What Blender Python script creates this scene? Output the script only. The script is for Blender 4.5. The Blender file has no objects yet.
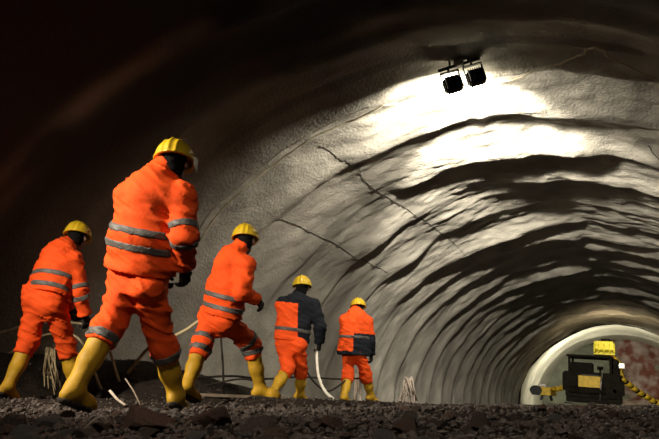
import bpy, math, random
import numpy as np
from mathutils import Vector, Matrix

# ------------------------------------------------------------------ camera, world, lights, exposure
sc = bpy.context.scene
COL = sc.collection
CZ = 0.14                                   # eye height: the camera lies almost on the rubble
FPX, CX, CY = 640.0, 329.5, 219.5
PITCH, YAW = math.radians(16.08), math.radians(25.35)
EYE = np.array([0.0, 0.0, CZ])
FH = np.array([-math.sin(YAW), math.cos(YAW), 0.0])
RT = np.array([math.cos(YAW), math.sin(YAW), 0.0])
UPW = np.array([0.0, 0.0, 1.0])
FW = FH*math.cos(PITCH) + UPW*math.sin(PITCH)
UPC = -FH*math.sin(PITCH) + UPW*math.cos(PITCH)

cam = bpy.data.cameras.new('camera')
cam.sensor_width = 36.0
cam.lens = FPX*36.0/659.0
cam.clip_start = 0.02
cam.clip_end = 200
camo = bpy.data.objects.new('camera', cam)
COL.objects.link(camo)
camo.location = EYE
camo.rotation_euler = (math.pi/2 + PITCH, 0, YAW)
sc.camera = camo

w = bpy.data.worlds.new('world')
sc.world = w
w.use_nodes = True
w.node_tree.nodes['Background'].inputs[0].default_value = (0.47, 0.48, 0.48, 1)
w.node_tree.nodes['Background'].inputs[1].default_value = 0.020

sc.view_settings.view_transform = 'Standard'
sc.view_settings.look = 'None'
sc.view_settings.exposure = 0.0
sc.view_settings.gamma = 1.0
sc.view_settings.use_curve_mapping = False
sc.cycles.use_denoising = True
sc.cycles.max_bounces = 6
sc.cycles.diffuse_bounces = 3
sc.cycles.sample_clamp_indirect = 4.0

def add_light(name, kind, loc, direction, power, color, **kw):
    l = bpy.data.lights.new(name, kind)
    l.energy = power
    l.color = color
    for k, v in kw.items():
        setattr(l, k, v)
    o = bpy.data.objects.new(name, l)
    COL.objects.link(o)
    o.location = loc
    o.rotation_euler = Vector(direction).to_track_quat('-Z', 'Y').to_euler()
    return o

# unseen key lamp on the workers, then three added fill lights
LPOS = np.array([-4.5, 0.2, 2.8])
LTGT = np.array([-2.9, 5.0, 0.60])
add_light('key_spot', 'SPOT', LPOS, LTGT-LPOS, 1500, (1.0, 0.88, 0.70),
          spot_size=math.radians(66), spot_blend=0.85, shadow_soft_size=0.12)  # key spot from the left
LPOS2 = np.array([0.6, -1.6, 2.3])
add_light('far_workers_fill', 'SPOT', LPOS2, np.array([-3.95, 8.3, 1.2])-LPOS2, 1000, (1.0, 0.88, 0.70),
          spot_size=math.radians(14), spot_blend=0.6, shadow_soft_size=0.12)  # added narrow fill that brightens only the two farthest workers
add_light('near_vault_fill', 'POINT', (0.9, -1.2, 2.4), (0, 0, -1), 11, (0.97, 0.96, 0.90), shadow_soft_size=0.25)  # added weak fill over the near vault and rubble
LPOS3 = np.array([-0.9, -0.6, 3.3])
add_light('rubble_fill', 'SPOT', LPOS3, np.array([-1.1, 3.4, 0.1])-LPOS3, 240, (1.0, 0.86, 0.70),
          spot_size=math.radians(58), spot_blend=0.8, shadow_soft_size=0.06)  # added fill aimed down at the foreground rubble
# the pair of floodlights under the crown (fixtures are built further down)
FLOOD_DIR = np.array([-0.27, 0.96, -0.05]); FLOOD_DIR /= np.linalg.norm(FLOOD_DIR)
FLOOD_W = 205
# work lights on the front of the drilling rig
RIG_W = 120

rng = np.random.default_rng(7)
random.seed(7)

# ------------------------------------------------------------------ small maths
def ray(px, py):
    d = FW + RT*(px-CX)/FPX + UPC*(CY-py)/FPX
    return d/np.linalg.norm(d)
def nrm(v):
    v = np.asarray(v, float)
    return v/max(np.linalg.norm(v), 1e-9)
def hsh(ix, iy, iz, seed):
    h = (ix.astype(np.int64)*374761393 + iy.astype(np.int64)*668265263 + iz.astype(np.int64)*2147483647 + seed*974634777) & 0xffffffff
    h = ((h ^ (h >> 13))*1274126177) & 0xffffffff
    h = h ^ (h >> 16)
    return h.astype(np.float64)/2147483648.0 - 1.0
def vnoise(P, seed=0):
    i = np.floor(P).astype(np.int64); f = P-i
    f = f*f*(3-2*f)
    out = 0
    for dx in (0, 1):
        wx = f[:, 0] if dx else 1-f[:, 0]
        for dy in (0, 1):
            wy = f[:, 1] if dy else 1-f[:, 1]
            for dz in (0, 1):
                wz = f[:, 2] if dz else 1-f[:, 2]
                out = out + wx*wy*wz*hsh(i[:, 0]+dx, i[:, 1]+dy, i[:, 2]+dz, seed)
    return out
def fbm(P, oct=3, seed=0):
    a, s, out = 1.0, 1.0, 0
    for k in range(oct):
        out = out + a*vnoise(P*s, seed+k*17)
        a *= 0.5; s *= 2.03
    return out

# ------------------------------------------------------------------ materials
def material(name, color, rough=0.8, var=0.25, scale=8.0, bump=0.0, bscale=40.0, metal=0.0, spec=0.3, color2=None, emit=None, estr=0.0, detail=6.0):
    m = bpy.data.materials.new(name)
    m.use_nodes = True
    nt = m.node_tree
    b = nt.nodes['Principled BSDF']
    b.inputs['Roughness'].default_value = rough
    b.inputs['Metallic'].default_value = metal
    b.inputs['Specular IOR Level'].default_value = spec
    tc = nt.nodes.new('ShaderNodeTexCoord')
    no = nt.nodes.new('ShaderNodeTexNoise')
    no.inputs['Scale'].default_value = scale
    no.inputs['Detail'].default_value = detail
    nt.links.new(tc.outputs['Object'], no.inputs['Vector'])
    cr = nt.nodes.new('ShaderNodeValToRGB')
    c1 = [c*(1-var) for c in color]
    c2 = list(color2) if color2 else [min(1, c*(1+var*0.6)) for c in color]
    cr.color_ramp.elements[0].position = 0.32
    cr.color_ramp.elements[1].position = 0.68
    cr.color_ramp.elements[0].color = (*c1, 1)
    cr.color_ramp.elements[1].color = (*c2, 1)
    nt.links.new(no.outputs['Fac'], cr.inputs['Fac'])
    nt.links.new(cr.outputs['Color'], b.inputs['Base Color'])
    if bump:
        n2 = nt.nodes.new('ShaderNodeTexNoise')
        n2.inputs['Scale'].default_value = bscale
        n2.inputs['Detail'].default_value = 5
        nt.links.new(tc.outputs['Object'], n2.inputs['Vector'])
        bp = nt.nodes.new('ShaderNodeBump')
        bp.inputs['Strength'].default_value = bump
        bp.inputs['Distance'].default_value = 0.02
        nt.links.new(n2.outputs['Fac'], bp.inputs['Height'])
        nt.links.new(bp.outputs['Normal'], b.inputs['Normal'])
    if emit:
        b.inputs['Emission Color'].default_value = (*emit, 1)
        b.inputs['Emission Strength'].default_value = estr
    return m

M = {}
M['shotcrete'] = material('shotcrete', (0.41, 0.38, 0.32), 0.88, 0.32, 1.3, 0.85, 24, spec=0.25)
M['fresh'] = material('fresh_shotcrete', (0.62, 0.60, 0.50), 0.85, 0.15, 1.6, 0.4, 18, spec=0.25)
M['soil'] = material('soil', (0.028, 0.021, 0.017), 0.95, 0.5, 9, 1.0, 60, spec=0.15)
M['rock'] = material('rock', (0.105, 0.078, 0.064), 0.85, 0.45, 12, 0.8, 50, spec=0.3)
M['rock_red'] = material('reddish_rock', (0.125, 0.078, 0.060), 0.85, 0.35, 10, 0.8, 50, spec=0.25)
M['rock_grey'] = material('grey_rock', (0.13, 0.118, 0.108), 0.8, 0.4, 12, 0.8, 50, spec=0.35)
M['gravel'] = material('gravel', (0.085, 0.066, 0.055), 0.55, 0.6, 14, 0.5, 80, spec=0.5)
M['orange'] = material('orange_fabric', (0.86, 0.088, 0.012), 0.78, 0.20, 4, 0.10, 60, spec=0.15)
M['navy'] = material('navy_fabric', (0.012, 0.014, 0.020), 0.85, 0.3, 6, 0.35, 70, spec=0.15)
M['tape'] = material('grey_reflective_tape', (0.10, 0.093, 0.086), 0.55, 0.18, 14, 0.2, 80, spec=0.4)
M['helmet'] = material('yellow_plastic', (0.62, 0.41, 0.014), 0.42, 0.12, 14, 0.05, 40, spec=0.45)
M['boot'] = material('yellow_rubber', (0.56, 0.32, 0.018), 0.6, 0.30, 7, 0.12, 40, spec=0.35)
M['sole'] = material('muddy_sole', (0.06, 0.045, 0.035), 0.9, 0.4, 20, 0.5, 60)
M['skin'] = material('skin', (0.20, 0.105, 0.07), 0.55, 0.12, 20, spec=0.35)
M['hair'] = material('dark_hair', (0.007, 0.006, 0.006), 0.9, 0.3, 40, 0.3, 120, spec=0.1)
M['glove'] = material('dark_glove', (0.022, 0.020, 0.020), 0.8, 0.3, 20, 0.3, 90)
M['white'] = material('white_plastic', (0.78, 0.75, 0.68), 0.4, 0.08, 10)
M['black'] = material('black_plastic', (0.014, 0.013, 0.012), 0.5, 0.3, 10)
M['blackmetal'] = material('black_metal', (0.018, 0.017, 0.016), 0.5, 0.3, 8, 0.1, 30, metal=0.3)
M['rope'] = material('pale_cord', (0.80, 0.70, 0.50), 0.8, 0.2, 30)
M['hosewhite'] = material('white_hose', (0.80, 0.76, 0.66), 0.5, 0.15, 20)
M['hoseyellow'] = material('cream_hose', (0.62, 0.50, 0.30), 0.6, 0.2, 20)
M['cabledark'] = material('dark_cable', (0.03, 0.026, 0.022), 0.7, 0.3, 20)
M['wood'] = material('old_wood', (0.36, 0.29, 0.22), 0.85, 0.3, 12, 0.4, 40)
M['sheet'] = material('pale_plastic_sheet', (0.62, 0.52, 0.43), 0.6, 0.25, 16)
M['rigdark'] = material('dark_rig_paint', (0.016, 0.013, 0.009), 0.8, 0.4, 4, 0.1, 20, spec=0.1)
M['rigyellow'] = material('rig_yellow', (0.80, 0.52, 0.03), 0.5, 0.2, 6)
M['basket'] = material('basket_yellow', (0.85, 0.78, 0.06), 0.5, 0.12, 5)
M['tyre'] = material('tyre_rubber', (0.02, 0.018, 0.016), 0.85, 0.3, 10, 0.4, 40)
M['steel'] = material('worn_steel', (0.35, 0.33, 0.30), 0.4, 0.25, 10, metal=0.8)
M['lens'] = material('lamp_glass', (0.9, 0.88, 0.8), 0.3, 0.02, 5, emit=(1.0, 0.93, 0.72), estr=30)
M['worklens'] = material('work_lamp_glass', (0.9, 0.88, 0.8), 0.3, 0.02, 5, emit=(1.0, 0.95, 0.78), estr=6)

def shaded_shotcrete():
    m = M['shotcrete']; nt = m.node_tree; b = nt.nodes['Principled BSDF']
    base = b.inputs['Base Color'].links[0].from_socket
    a = nt.nodes.new('ShaderNodeAttribute'); a.attribute_name = 'near_shade'
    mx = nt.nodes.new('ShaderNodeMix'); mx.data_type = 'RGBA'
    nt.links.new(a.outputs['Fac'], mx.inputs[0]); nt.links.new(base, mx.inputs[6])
    mx.inputs[7].default_value = (0.058, 0.057, 0.055, 1)  # dark tint standing in for shade on the near vault
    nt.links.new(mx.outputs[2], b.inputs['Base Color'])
shaded_shotcrete()
def face_material():
    m = material('rock_face', (0.19, 0.20, 0.15), 0.9, 0.35, 0.9, 0.8, 6, spec=0.2)
    nt = m.node_tree
    b = nt.nodes['Principled BSDF']
    base = b.inputs['Base Color'].links[0].from_socket
    tc = nt.nodes.new('ShaderNodeTexCoord')
    gr = nt.nodes.new('ShaderNodeTexNoise'); gr.inputs['Scale'].default_value = 0.55; gr.inputs['Detail'].default_value = 8
    gr.inputs['Roughness'].default_value = 0.7
    nt.links.new(tc.outputs['Object'], gr.inputs['Vector'])
    sep = nt.nodes.new('ShaderNodeSeparateXYZ'); nt.links.new(tc.outputs['Object'], sep.inputs[0])
    # red vein: a band of the rock around x = 0.8 m
    sub = nt.nodes.new('ShaderNodeMath'); sub.operation = 'SUBTRACT'; nt.links.new(sep.outputs['X'], sub.inputs[0]); sub.inputs[1].default_value = 0.1
    ab = nt.nodes.new('ShaderNodeMath'); ab.operation = 'ABSOLUTE'; nt.links.new(sub.outputs[0], ab.inputs[0])
    mu = nt.nodes.new('ShaderNodeMath'); mu.operation = 'MULTIPLY_ADD'; nt.links.new(ab.outputs[0], mu.inputs[0]); mu.inputs[1].default_value = -0.16; mu.inputs[2].default_value = 0.28
    ad = nt.nodes.new('ShaderNodeMath'); ad.operation = 'ADD'; nt.links.new(mu.outputs[0], ad.inputs[0]); nt.links.new(gr.outputs['Fac'], ad.inputs[1])
    cr = nt.nodes.new('ShaderNodeValToRGB')
    cr.color_ramp.elements[0].position = 0.52; cr.color_ramp.elements[1].position = 0.62
    nt.links.new(ad.outputs[0], cr.inputs['Fac'])
    red = nt.nodes.new('ShaderNodeTexNoise'); red.inputs['Scale'].default_value = 1.6; red.inputs['Detail'].default_value = 6
    nt.links.new(tc.outputs['Object'], red.inputs['Vector'])
    rr = nt.nodes.new('ShaderNodeValToRGB')
    rr.color_ramp.elements[0].position = 0.4; rr.color_ramp.elements[0].color = (0.17, 0.065, 0.045, 1)
    rr.color_ramp.elements[1].position = 0.62; rr.color_ramp.elements[1].color = (0.36, 0.29, 0.25, 1)
    nt.links.new(red.outputs['Fac'], rr.inputs['Fac'])
    mx = nt.nodes.new('ShaderNodeMix'); mx.data_type = 'RGBA'
    nt.links.new(cr.outputs['Color'], mx.inputs[0])
    nt.links.new(base, mx.inputs[6]); nt.links.new(rr.outputs['Color'], mx.inputs[7])
    nt.links.new(mx.outputs[2], b.inputs['Base Color'])
    return m
M['face'] = face_material()

# ------------------------------------------------------------------ object helpers
def mesh_obj(name, V, F, mat, parent=None, smooth=True, origin=None, mats=None, midx=None):
    V = np.asarray(V, float)
    o0 = np.zeros(3)
    if parent is not None:
        o0 = np.array(parent['_org']) if '_org' in parent else np.zeros(3)
    elif origin is not None:
        o0 = np.asarray(origin, float)
    me = bpy.data.meshes.new(name)
    Fl = F.tolist() if isinstance(F, np.ndarray) else F
    me.from_pydata((V-o0).tolist(), [], Fl)
    for mm in (mats or [mat]):
        me.materials.append(mm)
    if midx is not None:
        me.polygons.foreach_set('material_index', np.asarray(midx, np.int32))
    me.polygons.foreach_set('use_smooth', [smooth]*len(me.polygons))
    me.update()
    o = bpy.data.objects.new(name, me)
    COL.objects.link(o)
    if parent is not None:
        o.parent = parent
    else:
        o.location = o0
    o['_org'] = [float(x) for x in o0]
    return o
def thing(name, label, cat, loc, group=None):
    o = bpy.data.objects.new(name, None)
    COL.objects.link(o)
    o.empty_display_size = 0.1
    o.location = loc
    o['_org'] = [float(x) for x in loc]
    tag(o, label, cat, group)
    return o
def tag(o, label, cat, group=None, kind=None):
    o['label'] = label; o['category'] = cat
    if group: o['group'] = group
    if kind: o['kind'] = kind
    return o

class MB:
    """collects shapes into one mesh"""
    def __init__(s): s.V = []; s.F = []; s.n = 0
    def add(s, V, F):
        V = np.asarray(V, float)
        s.V.append(V); s.F += [tuple(int(i)+s.n for i in f) for f in F]; s.n += len(V)
    def box(s, c, size, ax=None, bevel=0.0):
        c = np.asarray(c, float); h = np.asarray(size, float)/2
        A = np.eye(3) if ax is None else np.asarray(ax, float)
        if bevel <= 0:
            P = np.array([[x, y, z] for x in (-1, 1) for y in (-1, 1) for z in (-1, 1)])*h
            F = [(0, 1, 3, 2), (4, 6, 7, 5), (0, 4, 5, 1), (2, 3, 7, 6), (0, 2, 6, 4), (1, 5, 7, 3)]
        else:
            import bmesh
            bm = bmesh.new()
            bmesh.ops.create_cube(bm, size=1.0)
            for v in bm.verts: v.co = Vector((v.co.x*2*h[0], v.co.y*2*h[1], v.co.z*2*h[2]))
            bmesh.ops.bevel(bm, geom=list(bm.edges), offset=bevel, segments=2, affect='EDGES')
            bm.verts.index_update()
            P = np.array([v.co[:] for v in bm.verts]); F = [tuple(v.index for v in f.verts) for f in bm.faces]
            bm.free()
        s.add(c + P@A, F)
        return s
    def tube(s, pts, r, n=8, cap=True):
        pts = np.asarray(pts, float); m = len(pts)
        rr = np.full(m, r) if np.isscalar(r) else np.asarray(r, float)
        T = np.gradient(pts, axis=0); T /= np.maximum(np.linalg.norm(T, axis=1, keepdims=True), 1e-9)
        u = np.cross(T[0], [0.31, 0.17, 0.93]); u = nrm(u)
        V = []
        for i in range(m):
            u = nrm(u - T[i]*np.dot(u, T[i])); v = np.cross(T[i], u)
            for k in range(n):
                a = 2*math.pi*k/n
                V.append(pts[i] + rr[i]*(math.cos(a)*u + math.sin(a)*v))
        F = [(i*n+k, i*n+(k+1) % n, (i+1)*n+(k+1) % n, (i+1)*n+k) for i in range(m-1) for k in range(n)]
        if cap:
            F.append(tuple(range(n))[::-1]); F.append(tuple((m-1)*n+k for k in range(n)))
        s.add(V, F)
        return s
    def cyl(s, a, b, r, n=16, r2=None):
        return s.tube([a, b], [r, r if r2 is None else r2], n)
    def build(s, name, mat, parent=None, smooth=False, origin=None):
        return mesh_obj(name, np.concatenate(s.V), s.F, mat, parent, smooth, origin)

def spline(pts, k=10):
    P = np.asarray(pts, float)
    P = np.vstack([2*P[0]-P[1], P, 2*P[-1]-P[-2]])
    out = []
    for i in range(1, len(P)-2):
        for t in np.linspace(0, 1, k, endpoint=False):
            a, b, c, d = P[i-1], P[i], P[i+1], P[i+2]
            out.append(0.5*((2*b)+(-a+c)*t+(2*a-5*b+4*c-d)*t*t+(-a+3*b-3*c+d)*t**3))
    out.append(P[-2])
    return np.array(out)

# ------------------------------------------------------------------ signed-distance modelling
def surface_nets(fn, lo, hi, h, block=8):
    lo = np.asarray(lo, float); hi = np.asarray(hi, float)
    nb = np.maximum(1, np.ceil((hi-lo)/(h*block)).astype(int))
    n = nb*block
    bc = np.stack(np.meshgrid(*[lo[k]+(np.arange(nb[k])+0.5)*h*block for k in range(3)], indexing='ij'), -1).reshape(-1, 3)
    dc = fn(bc)
    act = np.abs(dc) < h*block*0.87*1.25 + 0.03
    vals = np.repeat(np.repeat(np.repeat(dc.reshape(nb), block, 0), block, 1), block, 2)
    ids = np.argwhere(act.reshape(nb))
    g = np.arange(block)
    loc = np.stack(np.meshgrid(g, g, g, indexing='ij'), -1).reshape(-1, 3)
    for s in range(0, len(ids), 400):
        blk = ids[s:s+400]
        idx = (blk[:, None, :]*block + loc[None]).reshape(-1, 3)
        vals[idx[:, 0], idx[:, 1], idx[:, 2]] = fn(lo + idx*h)
    ins = vals < 0
    nx, ny, nz = n
    c = [ins[dx:nx-1+dx, dy:ny-1+dy, dz:nz-1+dz] for dx in (0, 1) for dy in (0, 1) for dz in (0, 1)]
    cnt = sum(x.astype(np.int8) for x in c)
    cells = np.argwhere((cnt > 0) & (cnt < 8))
    if len(cells) == 0:
        return np.zeros((0, 3)), np.zeros((0, 4), int)
    vid = -np.ones((nx-1, ny-1, nz-1), np.int64)
    vid[cells[:, 0], cells[:, 1], cells[:, 2]] = np.arange(len(cells))
    off = np.array([(x, y, z) for x in (0, 1) for y in (0, 1) for z in (0, 1)])
    cv = np.stack([vals[cells[:, 0]+o[0], cells[:, 1]+o[1], cells[:, 2]+o[2]] for o in off], 1)
    acc = np.zeros((len(cells), 3)); na = np.zeros(len(cells))
    for i in range(8):
        for j in range(i+1, 8):
            if np.abs(off[i]-off[j]).sum() != 1: continue
            a, b = cv[:, i], cv[:, j]
            m = (a < 0) != (b < 0)
            t = np.where(m, a/np.where(m, a-b, 1), 0)
            acc += m[:, None]*(off[i]+(off[j]-off[i])*t[:, None]); na += m
    V = lo + (cells + acc/na[:, None])*h
    F = []
    for ax in range(3):
        sl0 = [slice(0, n[k]-1) for k in range(3)]
        a = ins[tuple(slice(0, n[k]-1) if k == ax else slice(1, n[k]-1) for k in range(3))]
        b = ins[tuple(slice(1, n[k]) if k == ax else slice(1, n[k]-1) for k in range(3))]
        e = np.argwhere(a != b)
        if len(e) == 0: continue
        flip = a[e[:, 0], e[:, 1], e[:, 2]]
        o1, o2 = (ax+1) % 3, (ax+2) % 3
        base = e.copy()
        for k in (o1, o2): base[:, k] += 1
        q = []
        for (p1, p2) in ((-1, -1), (0, -1), (0, 0), (-1, 0)):
            cc = base.copy(); cc[:, o1] += p1; cc[:, o2] += p2
            q.append(vid[cc[:, 0], cc[:, 1], cc[:, 2]])
        q = np.stack(q, 1)
        q = np.where(flip[:, None], q, q[:, ::-1])
        F.append(q)
    F = np.concatenate(F)
    F = F[(F >= 0).all(1)]
    return V, F

def cone(P, a, b, ra, rb, A=None):
    a = np.asarray(a, float); b = np.asarray(b, float)
    if A is not None:
        P = P@A.T; a = A@a; b = A@b
    ab = b-a; L = np.dot(ab, ab)+1e-12
    t = np.clip(((P-a)@ab)/L, 0, 1)
    return np.linalg.norm(P-a-t[:, None]*ab, axis=1) - (ra+(rb-ra)*t)
def ell(P, c, X, Y, Z, r):
    d = P-c
    q = np.stack([d@X/r[0], d@Y/r[1], d@Z/r[2]], 1)
    k = np.linalg.norm(q, axis=1)
    return (k-1)*min(r)*np.clip(k, 0.6, 1.6)**0.2
def smin(a, b, k):
    h = np.clip(0.5+0.5*(b-a)/k, 0, 1)
    return b+(a-b)*h-k*h*(1-h)

def bounds(pts, m):
    pts = np.asarray(pts)
    return pts.min(0)-m, pts.max(0)+m

# ------------------------------------------------------------------ people
CONTACTS = []
def make_person(spec):
    px = spec['px']; BK = spec.get('bulk', 1.12); S = spec.get('S', 1.0); h = spec['h']; seed = spec['seed']
    J = {}
    d = ray(*px['pelvis'])
    J['pelvis'] = EYE + d*(spec['F']/np.dot(d, FH))
    def solve(name, par, L, s):
        L *= S
        p0 = J[par]; dd = ray(*px[name])
        b = np.dot(dd, p0-EYE)
        perp2 = np.dot(p0-EYE, p0-EYE)-b*b
        if perp2 > L*L:
            q = EYE+dd*b
            J[name] = p0 + nrm(q-p0)*min(L*1.12, math.sqrt(perp2))
            if math.sqrt(perp2) > L*1.12: print('RESID', spec['id'], name, 'need', round(math.sqrt(perp2), 3), 'have', round(L, 3))
        else:
            J[name] = EYE+dd*(b+s*math.sqrt(L*L-perp2))
    for (nm, par, L, s) in spec['chain1']:
        solve(nm, par, L, s)
    fwd = nrm(spec.get('fwd', (0.1, 1, 0)))
    J['shL'] = 2*J['neck']-J['shR'] + np.array([0, 0, 0])
    J['shL'][2] = J['neck'][2] - (J['neck'][2]-J['shR'][2])*0.8
    J['hipL'] = 2*J['pelvis']-J['hipR']
    for (nm, par, L, s) in spec['chain2']:
        solve(nm, par, L, s)
    up = nrm(J['neck']-J['pelvis'])
    lat = J['shR']-J['shL']; lat = nrm(lat-up*np.dot(lat, up))
    dep = np.cross(up, lat)
    if np.dot(dep, fwd) < 0: dep = -dep
    la = spec.get('larm', (0.35, 0.75))
    J['elL'] = J['shL'] + 0.28*S*nrm(-UPW*0.95 + fwd*la[0] - lat*0.12)
    J['wrL'] = J['elL'] + 0.25*S*nrm(-UPW*0.65 + fwd*la[1] + lat*0.08)
    # scaled torso frame: shallower than wide
    A = np.outer(lat, lat)+np.outer(up, up)+np.outer(dep, dep)/0.78
    Pv, Nk = J['pelvis'], J['neck']
    tl = np.linalg.norm(Nk-Pv)
    at = lambda t: Pv+(Nk-Pv)*t
    def wrinkle(P, amp, fr, sd):
        Q = np.stack([P@lat*0.7, P@dep*0.7, P@up*1.6], 1)
        n = vnoise(Q*fr, sd); n2 = vnoise(Q*fr*2.1+5, sd+3)
        Q3 = np.stack([P@lat*0.55+P@up*0.5, P@dep*0.55-P@up*0.3, P@up*1.9+P@lat*0.7], 1)
        n3 = vnoise(Q3*fr*1.7+9, sd+7)
        return amp*(1-np.abs(n)*2.0)*0.55 + amp*0.35*n2 + amp*0.75*(np.maximum(0, 1-np.abs(n3)*3.0)-0.3)
    def torso(P):
        dd = cone(P, at(min(hem, 0.05)), at(0.46), (0.200 if hem > 0 else 0.222)*S*BK, 0.186*S*BK, A)
        dd = smin(dd, cone(P, at(0.46)-dep*0.015, at(0.84)-dep*0.03, 0.188*S*BK, 0.155*S*BK, A), 0.06)
        dd = smin(dd, cone(P, J['shL'], J['shR'], 0.080*S, 0.080*S), 0.07)
        dd = smin(dd, cone(P, at(0.80)-dep*0.03, at(1.04)+dep*0.01, 0.13*S, 0.080*S), 0.06)
        dd = smin(dd, cone(P, at(1.03)+dep*0.01, at(1.13)+dep*0.03, 0.076*S, 0.074*S), 0.02)
        return dd
    def arm(P, sd):
        dd = cone(P, J['sh'+sd], J['el'+sd], 0.092*S, 0.080*S)
        w2 = J['wr'+sd]
        return smin(dd, cone(P, J['el'+sd], w2, 0.078*S, 0.058*S), 0.03)
    hem = spec.get('hem', 0.08)
    def jacket0(P, arms=True):
        dd = torso(P)
        if arms:
            aa = np.minimum(arm(P, 'L'), arm(P, 'R'))
            dd = smin(dd, aa, 0.035)
        dd = dd - wrinkle(P, 0.015, 8.0, seed)
        # open hem: skirt cut square to the spine, flared a little
        tt = (P-Pv)@up
        cut = hem*tl - tt
        near = np.minimum(np.linalg.norm(P-J['wrR'], axis=1), np.linalg.norm(P-J['wrL'], axis=1)) > 0.30
        on_t = torso(P) < 0.03
        dd = np.where(on_t, np.maximum(dd, cut), dd)
        for sd in 'LR':                      # cuffs end square
            ax = nrm(J['wr'+sd]-J['el'+sd])
            c = (P-J['wr'+sd])@ax
            dist = cone(P, J['el'+sd], J['wr'+sd]+ax*0.1, 0.09, 0.09)
            dd = np.where((c > -0.02) & (dist < 0), np.maximum(dd, c), dd)
        return dd
    def leg(P, sd):
        hp, kn, an = J['hip'+sd], J['knee'+sd], J['ankle'+sd]
        dd = cone(P, hp, kn, 0.101*S, 0.084*S)
        mid = kn+(an-kn)*0.22
        dd = smin(dd, cone(P, kn, mid, 0.087*S, 0.082*S), 0.03)
        return dd
    def trousers(P):
        dd = cone(P, Pv-up*0.0+up*0.10, Pv-up*0.02, 0.165*S*spec.get('hipk', 1), 0.172*S*spec.get('hipk', 1), A)
        dd = smin(dd, cone(P, J['hipL']-dep*0.05+up*0.0, J['hipR']-dep*0.05*spec.get('hipk', 1)**4, 0.098*S*spec.get('hipk', 1)**2, 0.098*S*spec.get('hipk', 1)**2), 0.05)
        ll = smin(leg(P, 'L'), leg(P, 'R'), 0.02)
        dd = smin(dd, ll, 0.05)
        dd = dd - wrinkle(P, 0.018, 7.0, seed+11)
        for sd in 'LR':
            ax = nrm(J['ankle'+sd]-J['knee'+sd])
            c = (P-(J['knee'+sd]+(J['ankle'+sd]-J['knee'+sd])*0.30))@ax
            dist = cone(P, J['knee'+sd], J['ankle'+sd], 0.12, 0.12)
            dd = np.where((c > -0.03) & (dist < 0), np.maximum(dd, c), dd)
        return dd

    # head frame
    hf = nrm(spec.get('look', (-0.40, 1, 0))); tilt = spec.get('tilt', 0.25)
    hu = nrm(UPW + fwd*tilt*0.0 + (Nk-Pv)*0.0)
    hf = nrm(hf*math.cos(tilt) - UPW*math.sin(tilt))
    hl = nrm(np.cross(hf, UPW)); hu = np.cross(hl, hf)
    H = J['head']
    def headf(P):
        dd = ell(P, H+hu*0.03-hf*0.01, hl, hf, hu, (0.076*S, 0.096*S, 0.098*S))
        dd = smin(dd, ell(P, H-hu*0.055+hf*0.03, hl, hf, hu, (0.056*S, 0.062*S, 0.065*S)), 0.035)
        dd = smin(dd, cone(P, H-hu*0.005+hf*0.088, H-hu*0.032+hf*0.106, 0.009, 0.015), 0.015)   # nose
        dd = smin(dd, cone(P, H+hl*0.035+hu*0.022+hf*0.079, H-hl*0.035+hu*0.022+hf*0.079, 0.011, 0.011), 0.015)  # brow
        dd = smin(dd, cone(P, H+hl*0.016-hu*0.066+hf*0.087, H-hl*0.016-hu*0.066+hf*0.087, 0.009, 0.009), 0.01)   # lips
        for s in (-1, 1):
            e = ell(P, H+hl*s*0.085-hf*0.005+hu*0.0, hl, hf, hu, (0.013, 0.021, 0.034))
            dd = smin(dd, e, 0.008)
            dd = np.maximum(dd, -ell(P, H+hl*s*0.031+hf*0.097+hu*0.004, hl, hf, hu, (0.016, 0.012, 0.010)))
        dd = smin(dd, cone(P, H-hu*0.05-hf*0.02, Nk-up*0.03, 0.054*S, 0.066*S), 0.03)
        return dd
    def bodyf(P):
        dd = cone(P, at(0.06), at(0.50), 0.135*S, 0.145*S, A)
        dd = smin(dd, cone(P, at(0.50), at(0.84)-dep*0.02, 0.15*S, 0.115*S, A), 0.05)
        dd = smin(dd, cone(P, J['shL'], J['shR'], 0.045, 0.045), 0.05)
        for sd in 'LR':
            dd = smin(dd, cone(P, J['sh'+sd], J['el'+sd], 0.045, 0.038), 0.03)
            dd = smin(dd, cone(P, J['el'+sd], J['wr'+sd], 0.038, 0.026), 0.02)
            dd = smin(dd, cone(P, J['hip'+sd], J['knee'+sd], 0.070, 0.052), 0.04)
            dd = smin(dd, cone(P, J['knee'+sd], J['ankle'+sd], 0.048, 0.034), 0.02)
        return smin(dd, headf(P), 0.02)

    contacts = []
    for sd in 'LR':
        contacts.append(J['ankle'+sd])
    base = np.array([J['pelvis'][0], J['pelvis'][1], min(c[2] for c in contacts)-0.09])
    T = thing('person', spec['label'], 'person', base, spec.get('group'))
    allp = np.array(list(J.values()))
    lo, hi = bounds(allp, 0.20)
    V, F = surface_nets(bodyf, lo, hi, max(h*0.85, 0.009))
    mesh_obj('body', V, F, M['skin'], T)
    # hair under the helmet
    def hairf(P):
        dd = ell(P, H+hu*0.030-hf*0.014, hl, hf, hu, (0.0795*S, 0.102*S, 0.108*S))
        dd = smin(dd, cone(P, H-hu*0.03-hf*0.035, H-hu*0.075-hf*0.035, 0.064, 0.058), 0.03)
        dd = dd - 0.003*vnoise(P*70, seed)
        dd = np.maximum(dd, (P-H)@hf - 0.030 - np.maximum(0, (P-H)@hu)*0.6)
        return np.maximum(dd, -((P-H)@hu + 0.080))
    V, F = surface_nets(hairf, H-0.17, H+0.17, 0.008)
    mesh_obj('hair', V, F, M['hair'], T)
    # helmet
    hc = H+hu*0.046
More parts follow.
